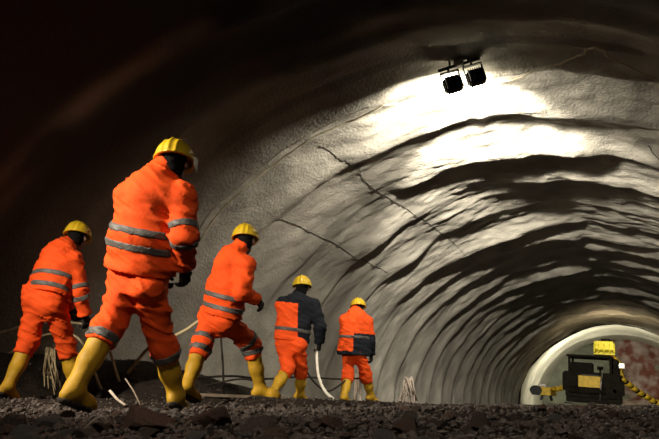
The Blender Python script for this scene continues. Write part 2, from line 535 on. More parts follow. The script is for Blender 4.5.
    def helmf(P):
        q = P-hc
        x, y, z = q@hl, q@hf, q@hu
        dome = ell(P, hc, hl, hf, hu, (0.124*S, 0.146*S, 0.130*S))
        rid = ell(P, hc+hu*0.004, hl, hf, hu, (0.022*S, 0.150*S, 0.136*S))
        dome = smin(dome, rid, 0.012)
        for s in (-1, 1):
            dome = smin(dome, ell(P, hc+hl*s*0.045+hu*0.001, hl, hf, hu, (0.012, 0.130*S, 0.125*S)), 0.010)
        inner = ell(P, hc-hu*0.006, hl, hf, hu, (0.114*S, 0.136*S, 0.120*S))
        dome = np.maximum(np.maximum(dome, -inner), -(z+0.012))
        rad = np.sqrt((x/(0.131*S))**2+(y/(0.154*S))**2)-1
        brim = np.maximum(np.maximum(rad*0.13, -(rad+0.13)*0.13), np.abs(z+0.010+0.02*np.maximum(rad, 0))-0.006)
        pk = np.sqrt((x/(0.100*S))**2+((y-0.085)/(0.100*S))**2)-1
        peak = np.maximum(np.maximum(pk*0.1, np.abs(z+0.012+0.12*np.maximum(0, y-0.12))-0.006), -(rad+0.13)*0.13)
        dd = smin(dome, np.minimum(brim, peak), 0.010)
        for s in (-1, 1):                    # side slots
            dd = np.maximum(dd, -ell(P, hc+hl*s*0.125-hf*0.02+hu*0.022, hl, hf, hu, (0.02, 0.022, 0.007)))
        return dd
    hm_h = 0.006
    V, F = surface_nets(helmf, hc-0.26, hc+0.26, hm_h)
    hm = mesh_obj('helmet', V, F, M['helmet'], T)
    if spec.get('visor'):
        b = MB()
        arc = [hc + hl*0.150*math.cos(t) + hf*(0.075+0.10*math.sin(t)) for t in np.linspace(-0.35, 0.75, 9)]
        Vv, Fv = [], []
        for t in np.linspace(-0.25, 0.50, 12):
            for k, z in enumerate((0.022, -0.01, -0.045, -0.08)):
                for r in (0.150, 0.156):
                    Vv.append(hc + hl*(r-0.018)*math.cos(t) + hf*(0.03+r*math.sin(t)) + hu*z*(1-1.3*abs(t-0.12)))
        for i in range(11):
            for k in range(3):
                a = (i*4+k)*2; bq = ((i+1)*4+k)*2
                Fv += [(a, bq, bq+2, a+2), (a+1, a+3, bq+3, bq+1)]
            a = i*8; bq = a+8
            Fv += [(a, a+1, bq+1, bq), (a+6, bq+6, bq+7, a+7)]
        for a in (0, 88):
            Fv += [(a, a+2, a+3, a+1), (a+2, a+4, a+5, a+3), (a+4, a+6, a+7, a+5)]
        v = mesh_obj('visor', np.array(Vv), Fv, M['white'], hm)
        v['label'] = 'white curved visor'
    # jacket
    tp = [J[k] for k in ('pelvis', 'neck', 'shL', 'shR', 'elL', 'elR', 'wrL', 'wrR')]
    lo, hi = bounds(tp, 0.27)
    V, F = surface_nets(jacket0, lo, hi, h)
    mats, mi = [M['orange']], None
    if 'navy' in spec:
        mats = [M['orange'], M['navy']]
        C = V[F].mean(1)
        x = (C-Pv)@lat; t = ((C-Pv)@up)/tl; y = (C-Pv)@dep
        ra = np.minimum(cone(C, J['shR'], J['elR'], 0.1, 0.09), cone(C, J['elR'], J['wrR'], 0.09, 0.08)) < 0
        la_ = np.minimum(cone(C, J['shL'], J['elL'], 0.1, 0.09), cone(C, J['elL'], J['wrL'], 0.09, 0.08)) < 0
        mi = spec['navy'](x, y, t, ra, la_).astype(int)
    jk = mesh_obj('jacket', V, F, M['orange'], T, mats=mats, midx=mi)
    if spec.get('jlabel'): jk['label'] = spec['jlabel']
    hb = min(h, 0.010)
    def band(parent, fnb, a, b, t, half, rad):
        a = np.asarray(a); b = np.asarray(b); ax = nrm(b-a); c = a+(b-a)*t
        def bf(P):
            s = (P-c)@ax
            return np.maximum(np.maximum(fnb(P)-0.006, np.abs(s)-half), np.linalg.norm(P-c-s[:, None]*ax, axis=1)-rad)
        V, F = surface_nets(bf, c-rad-0.03, c+rad+0.03, hb)
        if len(V): mesh_obj('reflective_band', V, F, M['tape'], parent)
    for t in spec.get('tband', ()):
        band(jk, lambda P: jacket0(P, False), Pv, Nk, t, 0.024*S, 0.30)
    for t in spec.get('aband', ()):
        for sd in 'LR':
            if t <= 1: band(jk, lambda P: arm(P, sd)-wrinkle(P, 0.015, 8.0, seed), J['sh'+sd], J['el'+sd], t, 0.024*S, 0.12)
            else: band(jk, lambda P: arm(P, sd)-wrinkle(P, 0.015, 8.0, seed), J['el'+sd], J['wr'+sd], t-1, 0.024*S, 0.12)
    # trousers
    tp = [J[k] for k in ('pelvis', 'hipL', 'hipR', 'kneeL', 'kneeR')] + [J['kneeL']+(J['ankleL']-J['kneeL'])*0.4, J['kneeR']+(J['ankleR']-J['kneeR'])*0.4]
    lo, hi = bounds(tp, 0.20)
    V, F = surface_nets(trousers, lo, hi, h)
    tr = mesh_obj('trousers', V, F, M['orange'], T)
    for t in spec.get('lband', ()):
        for sd in 'LR':
            fb = lambda P: leg(P, sd)-wrinkle(P, 0.018, 7.0, seed+11)
            if t <= 1: band(tr, fb, J['hip'+sd], J['knee'+sd], t, 0.026*S, 0.15)
            else: band(tr, fb, J['knee'+sd], J['ankle'+sd], t-1, 0.026*S, 0.14)
    # boots
    for sd in 'LR':
        kn, an, to = J['knee'+sd], J['ankle'+sd], J['toe'+sd]
        v = nrm(to-an); sh = nrm(an-kn)
        fl = np.cross(v, sh)
        rgt = nrm(np.cross(fwd, UPW))
        fl = nrm(fl) if np.linalg.norm(fl) > 0.3 else rgt
        if np.dot(fl, rgt) < 0: fl = -fl
        fl = nrm(fl*0.5+rgt*0.5); fl = nrm(fl-v*np.dot(fl, v))
        g = math.radians(20)
        su0 = np.cross(fl, v)
        if np.dot(su0, sh) > 0: su0 = -su0
        ff = nrm(v*math.cos(g)+su0*math.sin(g)); su = nrm(su0*math.cos(g)-v*math.sin(g))
        top = kn+(an-kn)*0.24
        def bootf(P):
            dd = cone(P, top, kn+(an-kn)*0.55, 0.072*S, 0.066*S)
            dd = smin(dd, cone(P, kn+(an-kn)*0.55, an, 0.066*S, 0.050*S), 0.03)
            dd = smin(dd, cone(P, an, an-ff*0.035-su*0.05, 0.050*S, 0.043*S), 0.03)
            dd = smin(dd, cone(P, an-su*0.02+ff*0.02, an+ff*0.125*S-su*0.050, 0.050*S, 0.046*S), 0.035)
            dd = smin(dd, cone(P, an+ff*0.12*S-su*0.052, an+ff*0.165*S-su*0.055, 0.047*S, 0.040*S), 0.03)
            dd = dd - 0.004*vnoise(P*16, seed+5)
            dd = np.maximum(dd, -((P-an)@su+0.088))
            dd = np.maximum(dd, -((P-top)@sh) )
            return dd
        def solef(P):
            q = (P-an)@su
            return np.maximum(np.maximum(bootf2(P), q+0.072), -(q+0.100))
        def bootf2(P):
            dd = cone(P, an-ff*0.035-su*0.06, an+ff*0.13*S-su*0.06, 0.047*S, 0.052*S)
            return smin(dd, cone(P, an+ff*0.13*S-su*0.06, an+ff*0.168*S-su*0.06, 0.052*S, 0.044*S), 0.02)
        lo, hi = bounds([kn, an, to, an-su*0.1-ff*0.08, an+ff*0.22-su*0.1], 0.10)
        V, F = surface_nets(bootf, lo, hi, min(h, 0.010))
        bo = mesh_obj('boot', V, F, M['boot'], T)
        lo, hi = bounds([an-su*0.1-ff*0.08, an+ff*0.22-su*0.1], 0.08)
        V, F = surface_nets(solef, lo, hi, 0.009)
        so = mesh_obj('sole', V, F, M['sole'], bo)
        i = V[:, 2].argmin()
        contact_pt = V[V[:, 2] < V[i, 2]+0.02].mean(0); 
        CONTACTS.append((contact_pt[0], contact_pt[1], V[i, 2]+0.008))
    # gloves
    for sd in 'LR':
        wr, el = J['wr'+sd], J['el'+sd]
        dd_ = nrm(wr-el + (J['wr'+sd]-J['el'+sd])*0 - UPW*0.12)
        sgn = 1 if sd == 'R' else -1
        th = nrm(fwd-dd_*np.dot(fwd, dd_))                 # thumb side
        pn = np.cross(dd_, th)
        if np.dot(pn, lat*sgn) > 0: pn = -pn               # palm faces the thigh
        curl = spec.get('curl', 0.55)
        prim = [(wr-dd_*0.03, wr+dd_*0.02, 0.034, 0.031)]
        for k, (o_, L) in enumerate(((0.030, 0.072), (0.010, 0.080), (-0.011, 0.074), (-0.031, 0.058))):
            kn = wr+dd_*(0.092-0.004*abs(k-1))+th*o_
            prim.append((wr+dd_*0.015+th*o_*0.7, kn, 0.017, 0.0135))
            p0, ang = kn, 0.25
            for seg, fr in enumerate((0.45, 0.31, 0.24)):
                ang += curl*(0.8 if seg == 0 else 1.0)
                q = p0+L*fr*(dd_*math.cos(ang)+pn*math.sin(ang))
                prim.append((p0, q, 0.0125-0.001*seg, 0.0115-0.001*seg)); p0 = q
        t0 = wr+dd_*0.025+th*0.022; t1 = t0+nrm(th*0.8+dd_*0.6+pn*0.35)*0.042; t2 = t1+nrm(dd_*0.9+th*0.15+pn*0.55)*0.032; t3 = t2+nrm(dd_*0.8+pn*0.7-th*0.1)*0.024
        thumb = [(t0, t1, 0.017, 0.0135), (t1, t2, 0.0135, 0.0125), (t2, t3, 0.0125, 0.011)]
        def glovef(P):
            dd = None
            for (a, b, r1, r2) in prim:
                c = cone(P, a, b, r1*S, r2*S)
                dd = c if dd is None else smin(dd, c, 0.006)
            for (a, b, r1, r2) in thumb:
                dd = smin(dd, cone(P, a, b, r1*S, r2*S), 0.008)
            return dd
        c0 = wr+dd_*0.07
        V, F = surface_nets(glovef, c0-0.14, c0+0.14, 0.0055)
        mesh_obj('glove', V, F, M['glove'], T)
        J['palm'+sd] = wr+dd_*0.085+pn*0.03
    return J

def chains(torso_s=0.6, **k):
    c1 = [('neck', 'pelvis', 0.57, torso_s), ('head', 'neck', 0.20, k.get('head', 0.5)), ('shR', 'neck', 0.205, k.get('sh', -1)), ('hipR', 'pelvis', 0.105, k.get('hip', -1))]
    c2 = [('elR', 'shR', 0.29, k.get('el', -0.6)), ('wrR', 'elR', 0.25, k.get('wr', 0.7)),
          ('kneeL', 'hipL', 0.43, k.get('kL', -0.6)), ('ankleL', 'kneeL', 0.42, k.get('aL', -0.8)), ('toeL', 'ankleL', 0.17, k.get('tL', 0.8)),
          ('kneeR', 'hipR', 0.43, k.get('kR', 0.7)), ('ankleR', 'kneeR', 0.42, k.get('aR', 0.5)), ('toeR', 'ankleR', 0.17, k.get('tR', 0.8))]
    return dict(chain1=c1, chain2=c2)

PEOPLE = [
    dict(id='one', F=3.98, S=1.0, h=0.010, seed=3, hem=0.09, bulk=1.18, tband=(0.34, 0.50), aband=(0.72, 1.10), lband=(1.20,), visor=True, tilt=0.08, curl=0.55,
         label='large striding worker in orange workwear nearest the camera, white visor on yellow helmet',
         px=dict(pelvis=(139, 281), neck=(158, 178), head=(174, 166), shR=(182, 198), elR=(184, 238), wrR=(185, 268), hipR=(149, 288),
                 kneeL=(109, 326), ankleL=(74, 388), toeL=(88, 404), kneeR=(163, 346), ankleR=(176, 394), toeR=(181, 408)), **chains()),
    dict(id='two', F=5.95, S=1.0, h=0.012, seed=21, hem=0.08, tband=(0.20, 0.42), aband=(0.86, 1.25), lband=(), tilt=0.15,
         label='worker in orange suit and yellow helmet partly hidden behind the large striding worker',
         px=dict(pelvis=(46, 300), neck=(64, 249), head=(77, 239), shR=(73, 262), elR=(79, 291), wrR=(85, 315), hipR=(55, 306),
                 kneeL=(29, 342), ankleL=(8, 386), toeL=(14, 397), kneeR=(66, 345), ankleR=(75, 386), toeR=(82, 398)), **chains()),
    dict(id='three', F=5.95, S=1.0, h=0.012, seed=40, hem=0.04, tband=(0.17, 0.34), aband=(), lband=(0.78, 1.12), tilt=0.10,
         label='worker in orange suit reaching one dark glove forward, grey bands at both knees',
         px=dict(pelvis=(221, 318), neck=(236, 254), head=(245, 242), shR=(245, 266), elR=(242, 291), wrR=(257, 299), hipR=(228, 322),
                 kneeL=(201, 346), ankleL=(187, 386), toeL=(196, 398), kneeR=(252, 346), ankleR=(260, 388), toeR=(278, 397)), larm=(-0.15, 0.15), **chains(tR=0.3)),
    dict(id='four', F=8.2, S=1.0, h=0.013, seed=57, hem=0.03, tband=(0.28,), aband=(), lband=(), tilt=0.08, curl=0.75,
         label='worker in orange and navy jacket and yellow helmet holding a white hose',
         jlabel='orange jacket with navy shoulders and navy right sleeve',
         navy=lambda x, y, t, ra, la: (ra | (t > 0.86) | ((x > 0.035 + 0.08*(0.5-t)) & (t > -0.05))),
         px=dict(pelvis=(291, 343), neck=(298, 299), head=(302, 289), shR=(313, 306), elR=(320, 326), wrR=(319, 343), hipR=(298, 345),
                 kneeL=(288, 368), ankleL=(273, 392), toeL=(279, 400), kneeR=(301, 370), ankleR=(300, 394), toeR=(306, 402)), **chains(el=-0.3)),
    dict(id='five', F=10.0, S=1.0, h=0.014, seed=75, hem=-0.12, bulk=1.2, hipk=0.77, tband=(0.36,), aband=(), lband=(), tilt=0.2,
         label='smallest worker, walking head bowed in orange jacket with navy hem',
         jlabel='orange jacket with navy hem and side',
         navy=lambda x, y, t, ra, la: ((t < -0.02) | (ra & (t < 0.25)) | ((x > -0.03) & (t < 0.46))),
         px=dict(pelvis=(354, 351), neck=(356, 314), head=(358, 309), shR=(367, 322), elR=(370, 341), wrR=(371, 355), hipR=(359, 352),
                 kneeL=(348, 376), ankleL=(344, 396), toeL=(348, 403), kneeR=(366, 376), ankleR=(371, 396), toeR=(377, 403)), **chains()),
]

# ------------------------------------------------------------------ the vault
WX, HZ, VX0, VN, SKEW = 5.0, 4.225, -1.153, 1.826, 0.30   # half width, rise, centre line, roundness, skew of the girders
RINGS = [-2.6, -1.1, 0.5, 1.7, 3.2, 5.7, 6.75, 8.0, 9.35, 11.0, 12.6, 14.3, 16.0, 17.35, 18.65, 20.35, 21.8, 23.3, 24.7, 26.2, 27.6, 29.1, 30.6, 32.0, 33.5, 34.9, 36.4, 37.8]
def spow(v, e): return np.sign(v)*np.abs(v)**e
def section(th):
    c, s_ = np.cos(th), np.sin(th)
    x = -WX*spow(c, 2/VN); z = HZ*spow(s_, 2/VN)
    n = np.stack([spow(x/WX, VN-1)/WX, spow(z/HZ, VN-1)/HZ], 1)
    n /= np.linalg.norm(n, axis=1, keepdims=True)
    return x, z, n
def vault_disp(th, Y):
    s = th*4.6
    d = np.zeros_like(s)
    for i, y0 in enumerate(RINGS):
        near = np.abs(Y-y0) < 1.3
        if not near.any(): continue
        u, v = s[near], Y[near]; o_ = np.zeros_like(u)
        wob = 0.13*vnoise(np.stack([u*0.55, o_+i*7.3, o_], 1), 5) + 0.08*vnoise(np.stack([u*1.7, o_+i*3.1, o_], 1), 9)
        amp = np.where(v < 7.4, 0.5, 1.0)*0.145*np.clip(np.sin(th[near])*1.35-0.15, 0.42, 1.0)*np.clip(0.85+0.55*vnoise(np.stack([u*0.5, o_+i*2.7, o_+40], 1), 31)+0.55*vnoise(np.stack([u*1.3, o_+i*1.7, o_+20], 1), 33), 0.1, 1.7)
        q = v-y0-wob
        d[near] += amp*np.where(q < 0, np.exp(-(q/np.where(v < 7.4, 0.16, 0.50))**2), np.exp(-(q/0.17)**2))
    up_ = np.clip(np.sin(th)*1.5-0.35, 0.35, 1.0)*np.clip((Y-4.5)/4.0, 0.35, 1.0)
    o_ = s*0
    d += 0.040*up_*vnoise(np.stack([s*0.7, Y*1.5, o_], 1), 61)
    d += 0.036*up_*vnoise(np.stack([s*1.2, Y*2.4, o_], 1), 63)
    d += 0.024*up_*fbm(np.stack([s*3.2, Y*5.0, o_], 1), 3, 67)
    return d
def vault_pt(th, s, inset=0.0):
    th, s = np.broadcast_arrays(np.atleast_1d(np.asarray(th, float)), np.atleast_1d(np.asarray(s, float)))
    th = th.astype(float); s = s.astype(float)
    d = vault_disp(th, s)+inset
    x, z, n = section(th)
    return np.stack([VX0+x-n[:, 0]*d, s+SKEW*(VX0+x), CZ+z-n[:, 1]*d], 1)
def wall_hit(px, py):
    """(angle, girder coordinate) where the sight line through a picture point meets the vault"""
    d = ray(px, py); lo, hi = 0.0, 200.0
    for _ in range(60):
        t = (lo+hi)/2; p = d*t
        if abs((p[0]-VX0)/WX)**VN+abs(p[2]/HZ)**VN > 1: hi = t
        else: lo = t
    th = math.atan2(spow(p[2]/HZ, VN/2), -spow((p[0]-VX0)/WX, VN/2))
    return th, p[1]-SKEW*p[0]
def grid_faces(n, m):
    i = np.arange((n-1)*m).reshape(n-1, m)[:, :m-1].ravel()
    return np.stack([i, i+m, i+m+1, i+1], 1)
Ys = np.concatenate([np.arange(-3.2, 3, 0.12), np.arange(3, 20, 0.045), np.arange(20, 38.72, 0.075)])
ths = np.linspace(-0.05, math.pi+0.05, 360)
TH, YY = np.meshgrid(ths, Ys)
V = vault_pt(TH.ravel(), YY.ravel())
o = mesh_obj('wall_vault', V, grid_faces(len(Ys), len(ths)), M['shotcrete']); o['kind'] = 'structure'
# shade of the unlit nearer rounds and their lit girder streaks, painted per vertex
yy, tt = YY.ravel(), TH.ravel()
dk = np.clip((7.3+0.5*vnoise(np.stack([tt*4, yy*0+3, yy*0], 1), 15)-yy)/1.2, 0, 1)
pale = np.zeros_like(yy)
for y0, wd in ((5.62, 0.12), (6.68, 0.11)):  # light caught by two girder edges, painted as pale streaks
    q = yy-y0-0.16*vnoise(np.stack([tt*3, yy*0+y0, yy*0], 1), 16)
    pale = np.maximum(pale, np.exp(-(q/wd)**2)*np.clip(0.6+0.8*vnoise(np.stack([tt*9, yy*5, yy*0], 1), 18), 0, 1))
near_shade = np.clip(dk*(1-pale), 0, 1)
at_ = o.data.attributes.new('near_shade', 'FLOAT', 'POINT')
at_.data.foreach_set('value', near_shade.astype(np.float32))
# the freshly sprayed stretch beyond
Ys2 = np.arange(38.7, 49.0, 0.14)
ths2 = np.linspace(-0.05, math.pi+0.05, 160)
TH, YY = np.meshgrid(ths2, Ys2)
th, yy = TH.ravel(), YY.ravel()
d = 0.05*vnoise(np.stack([th*3, yy*0.6, th*0], 1), 71)+0.03*vnoise(np.stack([th*8, yy*1.6, th*0], 1), 73)
d += 0.10*np.exp(-((yy-38.7)/0.25)**2) + 0.12*np.exp(-((yy-43.5)/0.35)**2)
x, z, n = section(th)
V = np.stack([VX0+x-n[:, 0]*d, yy+SKEW*(VX0+x), CZ+z-n[:, 1]*d], 1)
o = mesh_obj('wall_fresh', V, grid_faces(len(Ys2), len(ths2)), M['fresh']); o['kind'] = 'structure'
# rock face at the end
gx = np.linspace(-6.6, 6.6, 110); gzz = np.linspace(-0.4, 5.2, 60)
XX, ZZ = np.meshgrid(gx, gzz)
x, z = XX.ravel(), ZZ.ravel()
dy = 0.35*fbm(np.stack([x*0.8, z*0.8, x*0], 1), 4, 81)
dy -= 0.9*np.clip(1-z/1.2, 0, 1)**2
V = np.stack([VX0+x, 48.4+SKEW*(VX0+x)+dy, z], 1)
o = mesh_obj('wall_end', V, grid_faces(60, 110), M['face']); o['kind'] = 'structure'

# ------------------------------------------------------------------ people
JS = {}
for sp in PEOPLE:
    JS[sp['id']] = make_person(sp)

# ------------------------------------------------------------------ ground
ANCH = [(x, y, z, 1.0) for (x, y, z) in CONTACTS]
def fwdpt(u, f): return RT*u+FH*f
for (u, f, dz) in [(-0.6, 0.3, -.17), (0, 0.3, -.17), (0.6, 0.3, -.17), (-0.9, 1.2, -.17), (0, 1.2, -.17), (0.9, 1.2, -.17),
                   (-1.5, 2.2, -.135), (-0.7, 2.2, -.13), (0, 2.2, -.13), (0.7, 2.2, -.13), (1.5, 2.2, -.135), (-1.6, 3.0, -.09), (-0.7, 3.0, -.08), (0.1, 3.0, -.085), (0.9, 3.0, -.085), (1.8, 3.0, -.09),
                   (-0.5, 3.9, -.03), (0.4, 4.0, -.024), (1.3, 4.0, -.028), (2.4, 4.0, -.034), (0.8, 5.2, -.028), (1.8, 5.4, -.034), (3.0, 5.6, -.05), (2.2, 8, -.05), (4.5, 8, -.06), (1.3, 9, -.04), (3, 13, -.07), (-4, 0.7, -.1), (3, 0.7, -.12), (0, -2, -.15)]:
    p = fwdpt(u, f); ANCH.append((p[0], p[1], CZ+dz, 1.0))
for (x, y, dz) in [(-5.9, 4.5, .5), (-5.8, 5.3, .55), (-5.5, 6.1, .5), (-5.6, 6.9, .42), (-5.7, 7.8, .3), (-5.9, 8.8, .15), (-6.1, 10.5, .05), (-6, 14, 0.0), (-6, 21, -.04), (-6, 1.5, .12), (-6, -2, .1), (-1, 21, -.07), (-1, 30, -.07), (-1, 42, -.07), (-6, 31, -.05), (-6, 42, -.06), (3.5, 7, -.06), (3.5, 17, -.07), (3.5, 31, -.07), (3.5, 42, -.07), (3.5, -3, -.1)]:
    ANCH.append((x, y, CZ+dz, 1.0))
ANCH = np.array(ANCH)
def gz0(x, y):
    x = np.atleast_1d(np.asarray(x, float)); y = np.atleast_1d(np.asarray(y, float))
    out = np.zeros_like(x)
    for s in range(0, len(x), 20000):
        d2 = (x[s:s+20000, None]-ANCH[:, 0])**2+(y[s:s+20000, None]-ANCH[:, 1])**2
        wgt = 1/(d2+0.02)**1.6
        out[s:s+20000] = (wgt*ANCH[:, 2]).sum(1)/wgt.sum(1)
    return out
def gz(x, y, rough=True):
    x = np.atleast_1d(np.asarray(x, float)); y = np.atleast_1d(np.asarray(y, float))
    z = gz0(x, y)
    if rough:
        k = np.clip(np.hypot(x, y)/3.0, 0.5, 1.0)
        z = z + 0.013*k*fbm(np.stack([x*3.1, y*3.1, x*0], 1), 4, 91)
    return z
def gz1(x, y): return float(gz(x, y)[0])
# graded grid: fine where the camera looks at it from near
ax_x = np.concatenate([np.arange(-6.6, -5.2, 0.08), np.arange(-5.2, 1.2, 0.032), np.arange(1.2, 4.4, 0.10)])
ax_y = np.concatenate([np.arange(-3.4, 1.0, 0.2), np.arange(1.0, 7.5, 0.032), np.arange(7.5, 14, 0.07), np.arange(14, 50, 0.3)])
XX, YY = np.meshgrid(ax_x, ax_y)
V = np.stack([XX.ravel(), YY.ravel(), gz(XX.ravel(), YY.ravel())], 1)
o = mesh_obj('floor', V, grid_faces(len(ax_y), len(ax_x)), M['soil']); o['kind'] = 'structure'

# stones
import bmesh
def stone_mesh(seed, sub, flat=0.7, sharp=True):
    bm = bmesh.new()
    bmesh.ops.create_icosphere(bm, subdivisions=sub, radius=1.0)
    r = np.random.default_rng(seed)
    P = np.array([v.co[:] for v in bm.verts])
    P *= (1+0.28*vnoise(P*1.3+seed*3.1, seed))[:, None]
    for k in range(9):                                   # chop facets
        n = nrm(r.normal(size=3)); c = r.uniform(0.45, 0.85)
        q = P@n
        P -= np.maximum(q-c, 0)[:, None]*n*0.95
    P *= np.array([1.0, r.uniform(0.65, 0.95), flat*r.uniform(0.75, 1.1)])
    P *= (1+0.05*vnoise(P*5+seed, seed+2))[:, None]
    F = [tuple(v.index for v in f.verts) for f in bm.faces]
    bm.free()
    return P, F
def in_view_floor(n, fmin, fmax, r):
    f = np.exp(r.uniform(math.log(fmin), math.log(fmax), n)); u = r.uniform(-0.54, 0.54, n)*(f+0.15)
    return RT[None]*u[:, None]+FH[None]*f[:, None]
# loose gravel: one uncountable mass
r = np.random.default_rng(5)
kinds = [stone_mesh(100+i, 1) for i in range(6)]
pts = np.concatenate([in_view_floor(9000, 1.9, 5.0, r), in_view_floor(1800, 5.0, 11.0, r),
    np.stack([r.uniform(-5.6, 3.0, 2600), r.uniform(-1.5, 13.0, 2600), np.zeros(2600)], 1)])
zz = gz(pts[:, 0], pts[:, 1])
mb = MB()
for i, p in enumerate(pts):
    P, F = kinds[i % 6]
    dist = math.hypot(p[0], p[1])
    s = min(0.036, r.lognormal(math.log(0.014), 0.42))
    a = r.uniform(0, 6.28); c_, s_ = math.cos(a), math.sin(a)
    R_ = np.array([[c_, -s_, 0], [s_, c_, 0], [0, 0, 1]])
    mb.add((P*s)@R_.T+np.array([p[0], p[1], zz[i]+s*0.30]), F)
o = mb.build('gravel', M['gravel']); tag(o, 'loose dark gravel scattered over the tunnel floor', 'gravel', kind='stuff')
# larger rocks, one object each
protos = []
for i in range(9):
    P, F = stone_mesh(200+i, 3)
    me = bpy.data.meshes.new('rock')
    me.from_pydata(P.tolist(), [], F)
    me.materials.append(M['rock'] if i % 3 == 0 else (M['rock_red'] if i % 3 == 1 else M['rock_grey']))
    me.polygons.foreach_set('use_smooth', [False]*len(me.polygons))
    protos.append(me)
def put_rock(x, y, s, k, label, group, rot=None, sink=0.10, tiltv=(0, 0)):
    o = bpy.data.objects.new('rock', protos[k]); COL.objects.link(o)
    o.scale = (s, s, s)
    o.rotation_euler = (tiltv[0], tiltv[1], rot if rot is not None else random.uniform(0, 6.28))
    o.location = (x, y, gz1(x, y)+s*0.5*(1-2*sink))
    tag(o, label, 'rock', group)
    return o
pts = in_view_floor(235, 1.9, 4.6, r)
for i, p in enumerate(pts):
    if any(math.hypot(p[0]-c[0], p[1]-c[1]) < 0.16 for c in CONTACTS): continue
    s = float(np.clip(r.lognormal(math.log(0.030), 0.35), 0.018, 0.055))
    put_rock(p[0], p[1], s, int(r.integers(0, 9)), 'small jagged dark rock lying in the foreground rubble', 'jagged rocks in the foreground rubble', tiltv=(r.uniform(-.4, .4), r.uniform(-.4, .4)))
def at_floor(px, py, guess=-0.07):
    d = ray(px, py)
    t = 0.9
    for _ in range(400):
        p = EYE+d*t
        if p[2] < gz1(p[0], p[1]): break
        t *= 1.01
    return p
for (px, py, s, k, lab) in [(147, 428, 0.125, 1, 'large reddish brown rock at the bottom below the nearest worker'),
                            (212, 426, 0.115, 1, 'flat reddish brown slab of rock right of the nearest worker leading boot'),
                            (8, 430, 0.10, 0, 'dark brown rock at the bottom left corner of the rubble'),
                            (262, 432, 0.10, 0, 'broad dark rock at the bottom edge below the hose carrier'),
                            (330, 430, 0.085, 4, 'brown angular rock in the rubble below the smallest worker'),
                            (405, 432, 0.08, 7, 'squat brown rock at the bottom middle of the rubble'),
                            (480, 430, 0.08, 3, 'rounded dark rock in the rubble between the middle and the rig'),
                            (52, 428, 0.07, 2, 'pale grey pointed rock below the left striding boot')]:
    p = at_floor(px, min(py, 437))
    put_rock(p[0], p[1], s, k, lab, None, tiltv=(0.2, -0.25), sink=0.32)

# ------------------------------------------------------------------ cables and hoses
def wallpath(pix, inset):
    hits = [wall_hit(*p) for p in pix]
    q = []
    for (a, b), (c, d_) in zip(hits[:-1], hits[1:]):
        for t in np.linspace(0, 1, 14, endpoint=False):
            q.append((a+(c-a)*t, b+(d_-b)*t))
    q.append(hits[-1])
    q = np.array(q)
    P = vault_pt(q[:, 0], q[:, 1], inset)
    return P
def tubething(name, pts, r, mat, label, cat, group=None, n=8):
    o = MB().tube(pts, r, n).build(name, mat, None, True, origin=pts[0])
    return tag(o, label, cat, group)
tubething('power_cable', wallpath([(197, 238), (215, 209), (234, 181), (266, 155), (299, 128), (340, 106), (376, 86), (408, 86), (455, 72)], 0.09), 0.012, M['rope'],
          'pale thin cable strung up the dark vault to the twin floodlights', 'cable')
tubething('power_cable', wallpath([(468, 68), (520, 60), (560, 53), (596, 42), (625, 54), (659, 68)], 0.09), 0.013, M['rope'],
          'pale thin cable running from the floodlights to the upper right, with a kink', 'cable')
tubething('signal_wire', wallpath([(320, 146), (338, 154), (355, 159), (362, 178), (379, 192), (404, 206), (434, 226), (465, 252), (494, 275)], 0.010), 0.0045, M['cabledark'],
          'dark wire hanging slantwise across the lit vault, bent below its upper end', 'wire')
tubething('signal_wire', wallpath([(274, 216), (300, 226), (330, 240), (356, 256), (385, 270)], 0.010), 0.0045, M['cabledark'],
          'thin dark wire on the wall above the hose carrier helmet', 'wire')
tubething('signal_wire', wallpath([(648, 146), (653, 150), (664, 156)], 0.010), 0.0045, M['cabledark'],
          'short dark wire on the vault at the right edge', 'wire')

# hose held by worker four
j4 = JS['four']
ph = j4['palmR']
def gp(px, py, Fd):
    d = ray(px, py); return EYE+d*(1.456*Fd/np.dot(d, FH))
hp = [ph+np.array([0, 0, 0.03]), ph, gp(317, 362, 5.6), gp(319, 377, 5.55), gp(325, 391, 5.5), gp(337, 402.5, 5.45)]
hp[-1][2] = gz1(hp[-1][0], hp[-1][1])+0.02
tubething('hose', spline(hp), 0.018, M['hosewhite'], 'white hose hanging from the glove of the worker in navy sleeve', 'hose')

def onfloor(px, py, Fd, dz=0.02):
    p = gp(px, py, Fd); p[2] = gz1(p[0], p[1])+dz; return p
tubething('hose', spline([onfloor(-60, 380, 3.9), gp(-36, 346, 4.5), gp(-12, 336, 4.55), gp(10, 330, 4.6), gp(24, 326, 4.65), gp(60, 322, 4.75), gp(100, 332, 4.8), onfloor(122, 352, 4.8)]), 0.013, M['hoseyellow'], 'upper pale hose behind the partly hidden worker', 'hose')
tubething('hose', spline([onfloor(-52, 388, 3.8), gp(-34, 372, 4.4), gp(-12, 362, 4.5), gp(4, 356, 4.55), gp(26, 345, 4.6), gp(50, 334, 4.7), gp(80, 340, 4.7), onfloor(104, 362, 4.7)]), 0.013, M['hoseyellow'], 'lower pale hose behind the legs of the partly hidden worker', 'hose')
tubething('hose', spline([onfloor(128, 366, 4.9), gp(150, 347, 4.9), gp(172, 337, 4.9), gp(186, 330, 4.85), gp(203, 319, 4.8), gp(211, 322, 4.9), gp(208, 345, 5.1), onfloor(196, 386, 5.2)]), 0.020, M['hoseyellow'], 'thick cream hose between the nearest worker and the reaching worker', 'hose')
tubething('electric_cable', spline([gp(196, 378, 5.3), gp(232, 376, 5.6), gp(262, 379, 5.9), gp(300, 377, 6.3), gp(340, 379, 6.9), gp(366, 378, 7.4)]), 0.014, M['cabledark'], 'dark cable slung low along the wall behind the walking line', 'cable')
